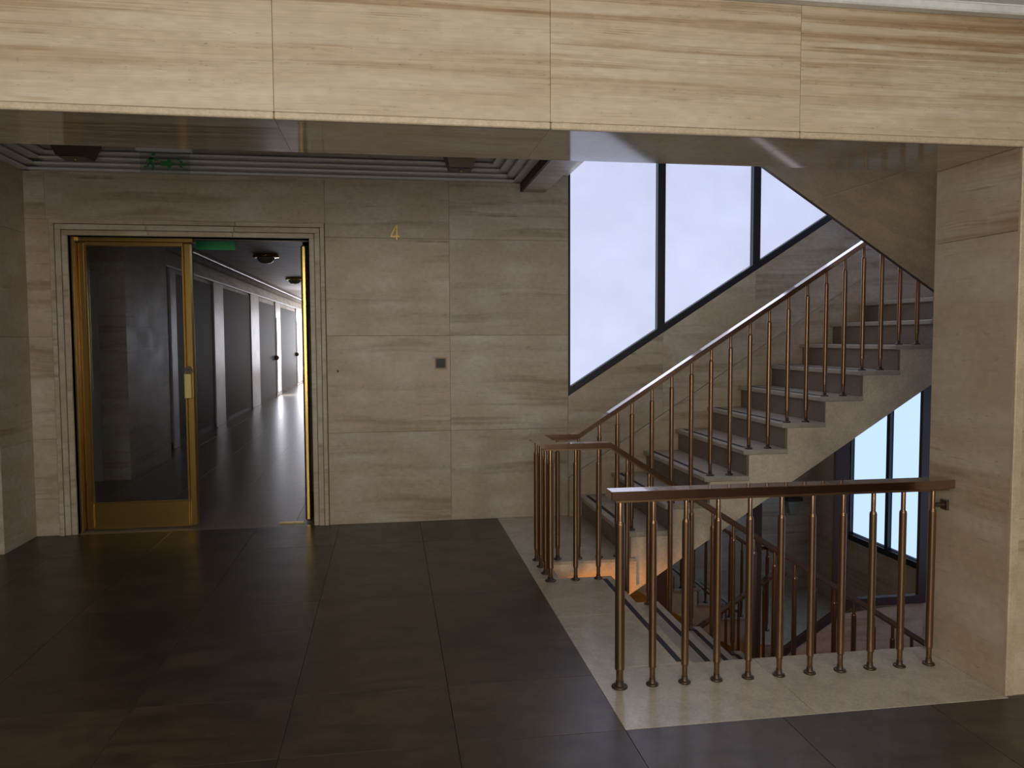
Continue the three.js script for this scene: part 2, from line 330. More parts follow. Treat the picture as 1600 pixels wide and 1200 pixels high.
// ---------------------------------------------------------------- beam and pier facing the hall
{
  const b = structure('wall_beam', 'pale travertine clad beam across the opening');
  part('masonry', box(-6.5, 6.5, BEAM_Y + 0.02, YTOP, BEAM_Z0 + 0.02, BEAM_Z1 - 0.02), M.core, b);
  const xs = []; for (let x = -6.4; x < 6.6; x += 1.003) xs.push(+(x + 0.001).toFixed(3));
  const off = 0.61 - xs[7]; const cx = xs.map((x) => x + off).map((x) => Math.max(-6.5, Math.min(6.5, x)));
  for (let i = 0; i + 1 < cx.length; i++) part('slab', cbox(cx[i] + 0.0006, cx[i + 1] - 0.0006, BEAM_Y + 0.024, 3.05, BEAM_Z1 - 0.02, BEAM_Z1, 0.0014, rr(0, 0.25), -BEAM_Y + rr(-0.012, 0.012)), pick([M.beamA, M.beamB]), b);
  for (let i = 0; i + 1 < cx.length; i++) {
    part('soffit_slab', cbox(cx[i] + 0.0004, cx[i + 1] - 0.0004, BEAM_Y, BEAM_Y + 0.02, BEAM_Z0 + 0.002, BEAM_Z1 - 0.012, 0.0006), M.travPol, b);
    part('edge_strip', cbox(cx[i] + 0.001, cx[i + 1] - 0.001, BEAM_Y - 0.004, BEAM_Y + 0.022, BEAM_Z1 - 0.012, BEAM_Z1 + 0.007, 0.004), M.edge, b);
  }
  part('rear_cladding', box(-6.5, 6.5, BEAM_Y + 0.002, 3.1, BEAM_Z0, BEAM_Z0 + 0.02), M.trav, b);
  part('rear_upper_cladding', box(WINX, XR, 3.1, YTOP, BEAM_Z0, BEAM_Z0 + 0.02), M.plaster, b);
}
{
  const p = structure('wall_pier', 'travertine clad pier to the right of the stair opening');
  part('masonry', box(PILX + 0.02, 6.5, -0.02, BEAM_Y, BEAM_Z0 + 0.02, BEAM_Z1 - 0.02), M.core, p);
  const ys = [0, 0.77, 1.575, BEAM_Y];
  slabsZ(p, [PILX + 0.04, 3.61, 4.61, 5.61, 6.5], ys, BEAM_Z1 - 0.02, BEAM_Z1, [M.trav, M.travB, M.travC]);
  slabsX(p, [BEAM_Z0, BEAM_Z1 - 0.012], [0, 1.99, BEAM_Y], PILX, PILX + 0.02, [M.travB]);
  slabsZ(p, [PILX, 3.6, 4.6, XR], ys, BEAM_Z0, BEAM_Z0 + 0.02, [M.trav, M.travB]);
  part('edge_strip', cbox(PILX - 0.002, PILX + 0.038, 0.0, BEAM_Y - 0.004, BEAM_Z1 - 0.012, BEAM_Z1 + 0.007, 0.004), M.edge, p);
}
// front wall of the stair below the hall floor
{
  const w = structure('wall_stair_front', 'stone wall of the stairwell below the hall floor');
  part('masonry', box(DNX, XR + 0.2, YLOW, -0.2, ZD1, ZD1 + 0.2), M.wallA, w);
  part('edge', box(DNX, XR + 0.2, -0.2, -0.021, ZD1 - 0.001, ZD1 + 0.02), M.marble, w);
}
// cross beam between alcove and stairwell, alcove ceiling with stepped cornice
{
  const c = structure('ceiling_cross_beam', 'lowered stone soffit between the alcove ceiling and the stairwell');
  part('face_board', box(1.115, 1.135, 2.785, 3.2, 0, BEAM_Z0), M.darkWood, c);
  part('soffit', box(1.135, 1.33, 2.785, 3.2, 0, BEAM_Z0), M.wallB, c);
  part('upper_soffit', box(1.33, WINX, 2.93, 3.2, 0, BEAM_Z0), M.wallB, c);
  part('well_side', box(1.2, 1.40, 3.2, YTOP, 0, BEAM_Z0), M.plaster, c);
}
{
  const c = structure('ceiling', 'pale plaster alcove ceiling with stepped cornice');
  part('plaster_slab', box(-6.5, 1.115, CEIL, CEIL + 0.2, -0.02, BEAM_Z0), M.plaster, c);
  const n = 4, dy = 0.029, dz = 0.068, y0 = 2.856;
  for (let i = 0; i < n; i++) {
    const d = (n - i) * dz, top = CEIL, ya = CEIL - (i + 1) * dy;            // upper steps reach further out
    const st = new THREE.Group(); st.name = 'cornice_step'; c.add(st);
    part('back_moulding', cbox(-2.77, 1.115, ya, ya + dy - 0.012, 0, d, 0.003), M.white, st);
    part('side_moulding', cbox(-2.77, -2.77 + d, ya, ya + dy - 0.012, 0, BEAM_Z0, 0.003), M.white, st);
    part('end_moulding', cbox(1.115 - d, 1.115, ya, ya + dy - 0.012, 0, BEAM_Z0, 0.003), M.white, st);
    part('fillet', mergeGeometries([box(-2.77, 1.115, ya + dy - 0.012, ya + dy, 0, d - 0.05), box(-2.77, -2.82 + d, ya + dy - 0.012, ya + dy, 0, BEAM_Z0), box(1.165 - d, 1.115, ya + dy - 0.012, ya + dy, 0, BEAM_Z0)]), M.white, st);
  }
  part('stairwell_ceiling', box(1.3, XR + 0.2, YTOP, YTOP + 0.2, -0.2, BEAM_Z1), M.plaster, c);
}
// left wall, a pier that ends 0.53 m in front of the back wall
{
  const w = structure('wall_left', 'dark travertine side wall at the left of the alcove');
  part('masonry', box(-6.5, -2.79, -0.02, 3.2, -0.2, 0.51), M.core, w);
  slabsX(w, [0.0, 0.53], [0, 0.77, 1.575, 2.38, 3.1], -2.79, -2.77, [M.travB]);
  slabsZ(w, [-6.5, -5.6, -4.65, -3.7, -2.77], [0, 0.77, 1.575, 2.38, 3.1], 0.51, 0.53, [M.wallB, M.wallA]);
}
// ---------------------------------------------------------------- hall behind the camera
{
  const c = structure('ceiling_hall', 'white hall ceiling with moulded cornice along the beam');
  part('plaster_slab', box(-6.5, 6.5, 3.02, 3.25, BEAM_Z1, 8.6), M.white, c);
  [[2.843, 2.878, 0.05], [2.884, 2.93, 0.13], [2.936, 2.975, 0.24], [2.98, 3.02, 0.32]].forEach(([a, b, d]) => part('cornice_moulding', cbox(-6.5, 6.5, a, b, BEAM_Z1, BEAM_Z1 + d, 0.006), M.white, c));
  part('cornice_fillet', mergeGeometries([box(-6.5, 6.5, 2.878, 2.884, BEAM_Z1, BEAM_Z1 + 0.04), box(-6.5, 6.5, 2.93, 2.936, BEAM_Z1, BEAM_Z1 + 0.12), box(-6.5, 6.5, 2.975, 2.98, BEAM_Z1, BEAM_Z1 + 0.23)]), M.white, c);
  const a = structure('wall_hall_left', 'hall side wall left of the camera'); part('masonry', box(-6.7, -6.5, -0.2, 3.25, 0.4, 8.6), M.trav, a);
  const b = structure('wall_hall_right', 'hall side wall right of the camera'); part('masonry', box(6.5, 6.7, -0.2, 3.25, BEAM_Z0, 8.6), M.trav, b);
  const r = structure('wall_rear', 'hall window wall behind the camera');
  const W = [[-1.6, 0.2], [1.3, 2.15]], y0 = 0.85, y1 = 2.65, ZW = 8.4;
  const g = poly([[-6.7, -0.2], [6.7, -0.2], [6.7, 3.25], [-6.7, 3.25]], ZW, ZW + 0.2, W.map(([p, q]) => [[p, y0], [q, y0], [q, y1], [p, y1]]));
  part('masonry', g, M.trav, r);
  W.forEach(([p, q], i) => {
    const n = structure(`window_${i + 4}`, i ? 'narrow daylight window of the hall behind the camera' : 'broad daylight window of the hall behind the camera', [(p + q) / 2, y0, ZW + 0.05]);
    const mat = dayGlass(DAY_HALL.map((v) => v * 0.3));
    for (const [s, e] of [[p, (p + q) / 2 - 0.02], [(p + q) / 2 + 0.02, q]]) part('pane', box(s, e, y0, y1, ZW + 0.08, ZW + 0.086), mat, n);
    part('mullion', box((p + q) / 2 - 0.025, (p + q) / 2 + 0.025, y0, y1, ZW + 0.05, ZW + 0.1), M.frame, n);
    areaLight(DAY_HALL, q - p - 0.04, y1 - y0 - 0.04, [(p + q) / 2, (y0 + y1) / 2, ZW + 0.04], [(p + q) / 2, (y0 + y1) / 2, 0]);
  });
}
// ---------------------------------------------------------------- storey below (seen only through the stair opening)
{
  const f = structure('floor_lower', 'stone floor of the storey below'); part('slab_core', box(-3, XR + 0.2, YLOW - 0.2, YLOW, -0.2, 6), M.marble, f);
  const a = structure('wall_lower_left', 'plaster wall of the storey below'); part('masonry', box(-3.2, -3, YLOW, -0.2, -0.2, 6), M.plaster, a);
  const b = structure('wall_lower_front', 'plaster wall closing the storey below'); part('masonry', box(-3.2, DNX + 0.3, YLOW, -0.2, 6, 6.2), M.plaster, b);
  const c = structure('wall_lower_side', 'plaster return wall of the storey below'); part('masonry', box(DNX, DNX + 0.2, YLOW, -0.2, ZD1 + 0.2, 6), M.plaster, c);
}
// ---------------------------------------------------------------- flights of stairs
// s = distance from the first riser in the walking direction, dir = +1 rises to +x, -1 rises to -x
function flight(name, label, x0, y0, dir, z0, z1, openFar, openNear, at, opts = {}) {
  const g = thing(name, label, 'staircase', at), X = (s) => x0 + dir * s;
  const waist = opts.waist ?? WAIST, ext = opts.ext ?? 0.28, nose = (s) => R + SLOPE * s - waist;
  const pts = [[0, 0]];
  for (let k = 1; k <= 10; k++) { pts.push([(k - 1) * T + 0.02, (k - 1) * R + (k > 1 ? -0.035 : 0)], [(k - 1) * T + 0.02, k * R - 0.035]); }
  pts.push([9 * T + ext, HALF - 0.035], [9 * T + ext, Math.min(HALF - 0.3, nose(9 * T + ext))], [0, nose(0)]);
  const prof = pts.map(([s, y]) => [X(s), y0 + y]); if (dir < 0) prof.reverse();
  const sz0 = openFar ? z0 + 0.02 : z0, sz1 = openNear ? z1 - 0.02 : z1;
  part('stringer', poly(prof, sz0, sz1), M.stringer, g);
  for (let k = 1; k <= 10; k++) {
    const a = X((k - 1) * T), y = y0 + k * R;
    const rz = [Math.min(a, a + dir * 0.02), Math.max(a, a + dir * 0.02)];
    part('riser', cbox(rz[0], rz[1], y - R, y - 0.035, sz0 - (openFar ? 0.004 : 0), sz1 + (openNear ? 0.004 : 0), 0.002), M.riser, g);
    if (k === 10 && opts.noTop) continue;
    const s0 = (k - 1) * T - 0.028, s1 = k === 10 ? 9 * T + 0.3 : k * T + 0.018, xa = Math.min(X(s0), X(s1)), xb = Math.max(X(s0), X(s1));
    const t = part('tread', cbox(xa, xb, y - 0.035, y, z0, z1, 0.005), M.tread, g);
    const q0 = X((k - 1) * T + 0.022), q1 = X((k - 1) * T + 0.052);
    part('grip_strip', cbox(Math.min(q0, q1), Math.max(q0, q1), y - 0.003, y + 0.0025, z0 + 0.06, z1 - (openNear ? 0.14 : 0.05), 0.001), M.strip, t);
  }
  return g;
}
flight('stair_flight', 'pale stone flight rising right along the back wall under the window', UPX, 0, 1, 0.0225, ZU, false, true, [UPX, 0, 0.7]);
flight('stair_flight', 'stone flight dropping right behind the front railing', DLX, -HALF, -1, ZD0, ZD1 - 0.025, true, false, [DLX, -HALF, 2.4], { noTop: true, ext: 0.021 });
flight('stair_flight', 'lower stone flight along the back wall seen in the mirror', UPX, -STOREY, 1, 0.04, ZU, false, true, [UPX, -STOREY, 0.7]);
const over = flight('stair_flight', 'overhead flight whose clad underside slopes up to the left', DLX, HALF, -1, ZD0, BEAM_Z0 - 0.025, true, false, [DLX, HALF, 2.4], { noTop: true, waist: 0.405, ext: 0.021 });
{   // clad underside of the overhead flight
  const ang = Math.atan(SLOPE), L0 = -0.28, n = 4, len = 0.92;
  for (let i = 0; i < n; i++) {
    const g = cbox(0.0015, len - 0.0015, 0.0, 0.015, ZD0 + 0.02, BEAM_Z0 - 0.025, 0.003);
    g.rotateZ(Math.PI - ang); // runs towards -x and up
    g.scale(1, 1, 1);
    const s = L0 + i * len * Math.cos(ang);
    g.translate(DLX - s, HALF + R + SLOPE * s - 0.405 - 0.0, 0);
    part('soffit_slab', g, M.tan, over);
  }
  const s0 = -0.28, s1 = 3.0, yb = (s) => HALF + R + SLOPE * s - 0.405 - 0.012;
  part('edge_trim', poly([[DLX - s0, yb(s0) - 0.006], [DLX - s0, yb(s0) + 0.03], [DLX - s1, yb(s1) + 0.03], [DLX - s1, yb(s1) - 0.006]], ZD0 - 0.012, ZD0 + 0.022), M.bronzeDark, over);
}
for (const [y, label] of [[HALF, 'upper half landing slab between the flights'], [-HALF, 'lower half landing slab seen in the mirror']]) {
  const l = thing('stair_landing', label, 'landing', [4.9, y - 0.3, 1.6]);
  part('slab', mergeGeometries([box(LANDX + 0.305, XR - 0.012, y - 0.3, y - 0.02, 0, ZD1), box(DLX + 0.002, LANDX + 0.305, y - 0.3, y - 0.02, ZU + 0.002, ZD1)]), M.stringer, l);
  part('paving', mergeGeometries([box(LANDX + 0.305, XR - 0.012, y - 0.02, y, 0, ZD1), box(DLX + 0.002, LANDX + 0.305, y - 0.02, y, ZU + 0.002, ZD1)]), M.marble, l);
}
{ // sloping skirting on the back wall beside the flight
  const s = structure('trim_1', 'sloping stone skirting beside the rising flight');
  const y = (x) => 0.325 + 0.637 * (x - 1.514), x0 = 1.535, x1 = 4.3;
  part('skirting', poly([[x0, 0.0], [x0 + 0.35, 0.0], [x1, y(x1) - 0.47], [x1, y(x1) - 0.035], [x0, y(x0) - 0.035]], 0, 0.022, [], 2.2, 3.1), M.wallC, s);
  part('skirting_cap', poly([[x0, y(x0) - 0.032], [x1, y(x1) - 0.032], [x1, y(x1)], [x0, y(x0)]], 0, 0.03, [], 1.2, 0.4), M.wallB, s);
}
// ---------------------------------------------------------------- railings
const balCache = new Map();
function balusterGeo(h, k) {
  const key = h.toFixed(3) + k;
  if (!balCache.has(key)) {
    const r = 0.0165 * k, n = 0.0105 * k;
    const p = [[0, 0.01], [n * 1.15, 0.01], [n * 1.15, 0.078], [r * 0.95, 0.08], [r, 0.086], [r, h - 0.102], [r * 0.9, h - 0.094], [n, h - 0.088], [n, h], [0, h]].map(([a, b]) => new THREE.Vector2(a, b));
    const g = new THREE.LatheGeometry(p, 14);
    balCache.set(key, g);
  }
  return balCache.get(key);
}
const flangeGeo = new THREE.LatheGeometry([[0, 0.0], [0.028, 0.0], [0.028, 0.006], [0.024, 0.009], [0.0145, 0.011], [0.0135, 0.03], [0, 0.03]].map(([a, b]) => new THREE.Vector2(a, b)), 14);
function baluster(parent, x, y, z, yTop, k = 1) {
  const b = tagShadow(new THREE.Mesh(balusterGeo(yTop - y, k), M.bronze)); b.name = 'baluster';
  b.position.set(x - parent.position.x, y - parent.position.y, z - parent.position.z); parent.add(b);
  const f = tagShadow(new THREE.Mesh(flangeGeo, M.bronzeDark)); f.name = 'base_flange'; f.scale.set(k, 1, k); b.add(f);
}
const RT = 0.885, RW = 0.078, RH = 0.034, ZF = 1.325, ZN = 1.805, XL = 1.0;
// handrail whose side profile runs in x-y
function handrailXY(parent, pts, zc, w = RW) {
  const side = (top, bot) => pts.map(([x, y]) => [x, y - top]).concat(pts.slice().reverse().map(([x, y]) => [x, y - bot]));
  part('handrail', poly(side(0, RH), zc - w / 2, zc + w / 2), M.rail, parent);
  part('rail_bed', poly(side(RH, RH + 0.010), zc - w / 2 + 0.016, zc + w / 2 - 0.016), M.bronze, parent);
}
const upRail = (x) => RT + SLOPE * Math.max(0, x - 1.29), dnRail = (x) => RT - SLOPE * Math.max(0, x - 1.385);
{
  const g = thing('stair_railing', 'bronze railing turning round the stairwell gap and following both flights', 'railing', [XL, 0, 1.55]);
  handrailXY(g, [[XL - 0.045, RT], [1.29, RT], [4.2, upRail(4.2)], [4.34, upRail(4.2)]], ZF);
  handrailXY(g, [[XL - 0.045, RT], [1.385, RT], [4.12, dnRail(4.12)], [4.34, dnRail(4.12)]], ZN);
  part('handrail', cbox(XL - 0.045, XL + 0.045, RT - RH, RT, ZF + RW / 2, ZN - RW / 2, 0.0), M.rail, g);
  part('handrail', cbox(4.26, 4.34, dnRail(4.12) - RH, dnRail(4.12), ZF + RW / 2, ZN - RW / 2, 0.0), M.rail, g);
  for (const z of [ZF, ZF + 0.16, ZF + 0.32, ZN]) baluster(g, XL, 0, z, RT - RH, z === ZN ? 1.25 : 1.05);
  for (const x of [1.165, 1.315]) { baluster(g, x, 0, ZN, dnRail(x) - RH); }
  for (const x of [1.15, 1.30, 1.45, 1.58]) baluster(g, x, 0, ZF, upRail(x) - RH);
  for (let k = 1; k <= 9; k++) for (const o of [0.04, 0.186]) {
    const x = UPX + (k - 1) * T + o; baluster(g, x, k * R, ZF, upRail(x) - RH);
    const xd = DNX + (k - 1) * T + o + 0.05; baluster(g, xd, -k * R, ZN, dnRail(xd) - RH);
  }
  baluster(g, 4.3, -HALF, ZN, dnRail(4.12) - RH, 1.3);
}
{
  const g = thing('stair_railing', 'lower bronze railing along the flight seen in the mirror', 'railing', [UPX, -STOREY, ZF]);
  handrailXY(g, [[1.0, RT - STOREY], [1.29, RT - STOREY], [4.14, upRail(4.14) - STOREY], [4.27, upRail(4.14) - STOREY]], ZF);
  for (let k = 1; k <= 9; k++) for (const o of [0.04, 0.186]) { const x = UPX + (k - 1) * T + o; baluster(g, x, k * R - STOREY, ZF, upRail(x) - RH - STOREY); }
}
{
  const g = thing('guard_railing', 'straight bronze guard railing standing on the pale marble margin', 'railing', [1.75, 0, 3.36]);
  part('handrail', cbox(0.94, 2.585, RT - 0.04, RT, 3.36 - 0.048, 3.36 + 0.048, 0.003), M.rail, g);
  part('rail_bed', cbox(0.965, 2.57, RT - 0.052, RT - 0.04, 3.36 - 0.03, 3.36 + 0.03, 0.001), M.bronze, g);
  for (let i = 0; i < 11; i++) baluster(g, 0.993 + i * 0.1513, 0.0005, 3.36, RT - 0.052, i === 0 ? 1.3 : 1.0);
}
{
  const g = thing('rail_socket', 'small dark square socket on the pier beside the railing end', 'bracket', [PILX, 0.753, 3.32]);
  part('plate', cbox(PILX - 0.012, PILX, 0.728, 0.778, 3.295, 3.345, 0.003), M.bronzeDark, g);
  part('pin', new THREE.CylinderGeometry(0.011, 0.011, 0.05, 12).rotateZ(Math.PI / 2).translate(PILX - 0.036, 0.753, 3.32), M.bronzeDark, g);
}
// ---------------------------------------------------------------- door surround, door, corridor
{
  const t = structure('trim_2', 'stepped stone architrave round the glass door');
  const fl = [[0.0, 0.040, 0.004], [0.043, 0.085, 0.013], [0.088, 0.122, 0.022]];
  for (const [a, b, d] of fl) {
    const x1 = DOOR.x1, x0 = DOOR.x0, y = DOOR.top;
    part('right_fillet', cbox(x1 + a, x1 + b, 0, y + a, -0.02, d, 0.003), pick([M.wallA, M.wallC]), t);
    part('left_fillet', cbox(x0 - b, x0 - a, 0, y + a, -0.02, d, 0.003), pick([M.wallA, M.wallC]), t);
    for (let i = 0; i < 3; i++) part('head_fillet', cbox(x0 - b + (x1 - x0 + 2 * b) * i / 3 + 0.001, x0 - b + (x1 - x0 + 2 * b) * (i + 1) / 3 - 0.001, y + a, y + b, -0.02, d, 0.003), pick([M.wallA, M.wallC]), t);
  }
  part('left_reveal', box(DOOR.x0 - 0.012, DOOR.x0, 0, DOOR.top, -0.25, -0.02), M.wallC, t);
  part('right_reveal', box(DOOR.x1, DOOR.x1 + 0.012, 0, DOOR.top, -0.25, -0.02), M.wallC, t);
  part('head_reveal', box(DOOR.x0, DOOR.x1, DOOR.top, DOOR.top + 0.012, -0.25, -0.02), M.wallC, t);
}
{
  const d = structure('door_1', 'brass framed glass door leaf with fixed brass jambs', [-2.0, 0, -0.12]);
  const z0 = -0.16, z1 = -0.10;
  part('jamb', cbox(DOOR.x0, DOOR.x0 + 0.03, 0, DOOR.top, -0.2, -0.06, 0.002), M.brass, d);
  part('jamb', cbox(DOOR.x1 - 0.012, DOOR.x1, 0, DOOR.top, -0.2, -0.09, 0.002), M.black, d);
  part('head_rail', cbox(DOOR.x0 + 0.03, -1.56, 2.335, DOOR.top, z0, z1, 0.002), M.brass, d);
  part('head_closer', cbox(-1.555, DOOR.x1 - 0.02, 2.358, DOOR.top, -0.18, -0.13, 0.002), M.bronzeDark, d);
  part('stile', cbox(DOOR.x0 + 0.034, DOOR.x0 + 0.092, 0.01, 2.333, z0, z1, 0.013), M.brass, d);
  part('stile', cbox(-1.638, -1.570, 0.01, 2.333, z0, z1, 0.013), M.brass, d);
  part('bottom_rail', cbox(DOOR.x0 + 0.094, -1.640, 0.01, 0.225, z0 + 0.004, z1 - 0.004, 0.004), M.brass, d);
  part('top_rail', cbox(DOOR.x0 + 0.094, -1.640, 2.298, 2.333, z0, z1, 0.004), M.brass, d);
  part('glazing_bead', mergeGeometries([box(DOOR.x0 + 0.092, DOOR.x0 + 0.10, 0.225, 2.30, z1 - 0.012, z1 - 0.004), box(-1.648, -1.638, 0.225, 2.30, z1 - 0.012, z1 - 0.004), box(DOOR.x0 + 0.1, -1.648, 0.225, 0.234, z1 - 0.012, z1 - 0.003)]), M.brass, d);
  part('glass_pane', box(DOOR.x0 + 0.09, -1.636, 0.22, 2.30, -0.131, -0.129), M.glass, d);
  const k = part('lock', new THREE.CylinderGeometry(0.03, 0.03, 0.03, 18).rotateX(Math.PI / 2).translate(-1.613, 1.305, -0.09), M.bronzeDark, d);
  part('keyhole', box(-1.625, -1.60, 1.300, 1.309, -0.076, -0.073), M.black, d);
  part('pull_handle', cbox(-1.648, -1.588, 1.07, 1.275, -0.098, -0.062, 0.006), M.brassPale, d);
}
{
  const d = structure('door_2', 'open brass framed door leaf seen edge on at the right jamb', [-0.69, 0, -0.3]);
  const x0 = -0.716, x1 = -0.664;
  part('stile', cbox(x0, x1, 0.01, 2.333, -0.20, -0.13, 0.016), M.brass, d);
  part('stile', cbox(x0, x1, 0.01, 2.333, -1.02, -0.95, 0.006), M.brass, d);
  part('bottom_rail', cbox(x0 + 0.004, x1 - 0.004, 0.01, 0.225, -0.95, -0.20, 0.004), M.brass, d);
  part('top_rail', cbox(x0 + 0.004, x1 - 0.004, 2.298, 2.333, -0.95, -0.20, 0.004), M.brass, d);
  part('glass_pane', box(-0.692, -0.69, 0.22, 2.30, -0.96, -0.19), M.glass, d);
  part('floor_pivot', cbox(-0.935, -0.73, 0.0, 0.006, -0.16, -0.12, 0.001), M.brass, d);
}
const CX = -3.05, CR = -0.95, CZ = -25, CCEIL = 2.95;
{
  const f = structure('floor_corridor', 'grey polished floor of the corridor behind the door');
  part('core', box(-6.5, 0.3, -0.2, -0.02, CZ - 0.2, 0), M.core, f);
  const zs = []; for (let z = 0; z > CZ; z -= 1.2) zs.push(z);
  const xs = [-6.5, -3.4, -2.75, -2.1, -1.45, -0.8, 0.3];
  for (let i = 0; i < 9; i++) for (let j = 0; j + 1 < xs.length; j++) part('tile', cbox(xs[j] + 0.001, xs[j + 1] - 0.001, -0.02, 0, zs[i + 1] + 0.0005, zs[i] - 0.0005, 0.0005), M.corrFloor, f);
  part('tile_field', box(-6.5, 0.3, -0.02, 0, CZ - 0.2, zs[9]), M.corrFloor, f);
  const c = structure('ceiling_corridor', 'grey plaster corridor ceiling with moulded edge');
  part('plaster_slab', box(-6.5, 0.3, CCEIL, CCEIL + 0.2, CZ - 0.2, -0.25), M.ceilGrey, c);
  part('cornice_moulding', cbox(CX, CX + 0.16, 2.86, 2.90, CZ, -2.5, 0.01), M.pilaster, c);
  part('cornice_moulding', cbox(CX, CX + 0.10, 2.78, 2.855, CZ, -2.5, 0.004), M.plaster, c);
  part('cornice_moulding', cbox(CX, CX + 0.06, 2.56, 2.60, CZ, -4.2, 0.006), M.pilaster, c);
  part('cornice_cap', box(CX, CX + 0.13, 2.90, CCEIL, CZ, -2.5), M.plaster, c);
  const w = structure('wall_corridor_left', 'corridor side wall with pale pilasters and dark door leaves');
  part('masonry', box(CX - 0.25, CX, 0, CCEIL, CZ, -4.2), M.wallA, w);
  part('near_pier', box(CX - 0.25, -2.84, 0, CCEIL, -4.2, -2.55), M.wallA, w);
  part('recess_wall', box(-4.3, -4.1, 0, CCEIL, -2.6, -0.2), M.wallA, w);
  part('recess_back', box(-4.3, CX - 0.2, 0, CCEIL, -2.75, -2.55), M.wallA, w);
  part('recess_casing', cbox(-3.27, -3.12, 0, 2.3, -2.55, -2.51, 0.005), M.pilaster, w);
  part('plinth', box(CX, CX + 0.015, 0, 0.09, CZ, -4.2), M.darkWood, w);
  const pil = [[-5.35, -5.05], [-8.65, -7.85], [-12.7, -11.6], [-16.45, -15.5], [-21.9, -20.3]];
  pil.forEach(([a, b]) => part('pilaster', cbox(CX, CX + 0.035, 0, 2.56, a, b, 0.006), M.pilaster, w));
  const r = structure('wall_corridor_right', 'corridor wall on the hidden side');
  part('masonry', box(CR, CR + 0.2, 0, CCEIL, CZ, -2.6), M.wallA, r);
  part('return', box(CR, -0.3, 0, CCEIL, -2.8, -2.6), M.wallA, r);
  part('vestibule_side', box(-0.5, -0.3, 0, CCEIL, -2.6, -0.2), M.wallA, r);
  const e = structure('wall_corridor_end', 'bright end wall of the corridor');
  part('masonry', box(CX - 0.25, CR + 0.2, 0, CCEIL, CZ - 0.2, CZ), M.plaster, e);
  // door leaves on the corridor wall
  const leaves = [[-7.8, -5.4, 2.5, M.doorTan, 'tan door leaf nearest in the corridor'], [-11.55, -8.7, 2.5, M.doorTan, 'broad tan door leaf between two corridor pilasters'], [-15.45, -12.75, 2.45, M.doorGreen, 'grey green door leaf before the first bright opening'], [-20.25, -16.5, 2.45, M.doorGreen, 'grey green door leaf farthest down the corridor']];
  leaves.forEach(([a, b, h, m, label], i) => {
    const d = structure(`door_${i + 3}`, label, [CX, 0, (a + b) / 2]);
    part('leaf', cbox(CX, CX + 0.02, 0.09, h, a, b, 0.004), m, d);
    if (i > 1) part('knob', new THREE.SphereGeometry(0.07, 12, 8).translate(CX + 0.06, 1.05, a + 0.12), M.bronzeDark, d);
  });
  [[-16.2, -15.62], [-21.7, -20.45]].forEach(([a, b], i) => {
    const n = structure(`window_${i + 6}`, i ? 'farthest bright daylit glass panel in the corridor wall' : 'narrow bright daylit glass panel in the corridor wall', [CX, 0.15, (a + b) / 2]);
    part('pane', box(CX + 0.036, CX + 0.042, 0.12, 2.1, a, b), dayGlass(DAY_CORRIDOR.map((v) => v * 0.8)), n);
    part('casing', mergeGeometries([box(CX + 0.036, CX + 0.05, 0.1, 2.13, a - 0.04, a), box(CX + 0.036, CX + 0.05, 0.1, 2.13, b, b + 0.04)]), M.pilaster, n);
    areaLight(DAY_CORRIDOR, b - a, 1.98, [CX + 0.06, 1.11, (a + b) / 2], [0, 1.11, (a + b) / 2]);
  });
  const n = structure('window_8', 'end window of the corridor', [-2, 0.5, CZ]);
  part('pane', box(-2.9, -1.1, 0.4, 2.6, CZ + 0.01, CZ + 0.016), dayGlass(DAY_CORRIDOR.map((v) => v * 0.6)), n);
  part('frame', mergeGeometries([box(-2.95, -1.05, 0.35, 0.4, CZ, CZ + 0.05), box(-2.95, -1.05, 2.6, 2.65, CZ, CZ + 0.05), box(-2.03, -1.97, 0.4, 2.6, CZ, CZ + 0.05)]), M.frame, n);
  areaLight(DAY_CORRIDOR.map((v) => v * 0.9), 1.8, 2.2, [-2, 1.5, CZ + 0.06], [-2, 1.5, 0]);
}
// ---------------------------------------------------------------- lamps
function squareLamp(label, x, y, z, size) {
  const g = thing('ceiling_lamp', label, 'lamp', [x, y, z]), h = size / 2;
  part('plate', cbox(x - h, x + h, y - 0.02, y, z - h, z + h, 0.004), M.bronzeDark, g);
  const f = new THREE.CylinderGeometry(h * 1.36, h * 1.02, 0.10, 4, 1).rotateY(Math.PI / 4).translate(x, y - 0.07, z).toNonIndexed(); f.computeVertexNormals();
  part('tapered_body', f, M.bronzeDark, g);
  part('glass_plate', cbox(x - h * 0.62, x + h * 0.62, y - 0.124, y - 0.119, z - h * 0.62, z + h * 0.62, 0.002), M.smoked, g);
  part('finial', new THREE.SphereGeometry(0.012, 12, 8).translate(x, y - 0.128, z), M.brass, g);
  part('screw', new THREE.SphereGeometry(0.009, 10, 8).translate(x, y - 0.05, z + h * 0.86), M.brass, g);
}
squareLamp('unlit square bronze ceiling lamp above the number four', 0.565, CEIL, 0.50, 0.245);
squareLamp('unlit square bronze ceiling lamp left of the exit sign', -2.2, CEIL, 0.52, 0.27);
function domeLamp(label, x, y, z, s) {
  const g = thing('ceiling_lamp', label, 'lamp', [x, y, z]);
  part('brim', new THREE.LatheGeometry([[0, 0], [s * 0.9, 0], [s, -0.02], [s, -0.05], [s * 0.8, -0.06], [0, -0.06]].map(([a, c]) => new THREE.Vector2(a, c)), 28).translate(x, y, z), M.brass, g);
  part('bowl', new THREE.LatheGeometry([[s * 0.68, -0.06], [s * 0.62, -0.10], [s * 0.42, -0.14], [0, -0.155]].map(([a, c]) => new THREE.Vector2(a, c)), 28).translate(x, y, z), M.opal, g);
  part('stud', new THREE.SphereGeometry(0.022, 10, 8).translate(x, y - 0.045, z + s), M.brass, g);
}
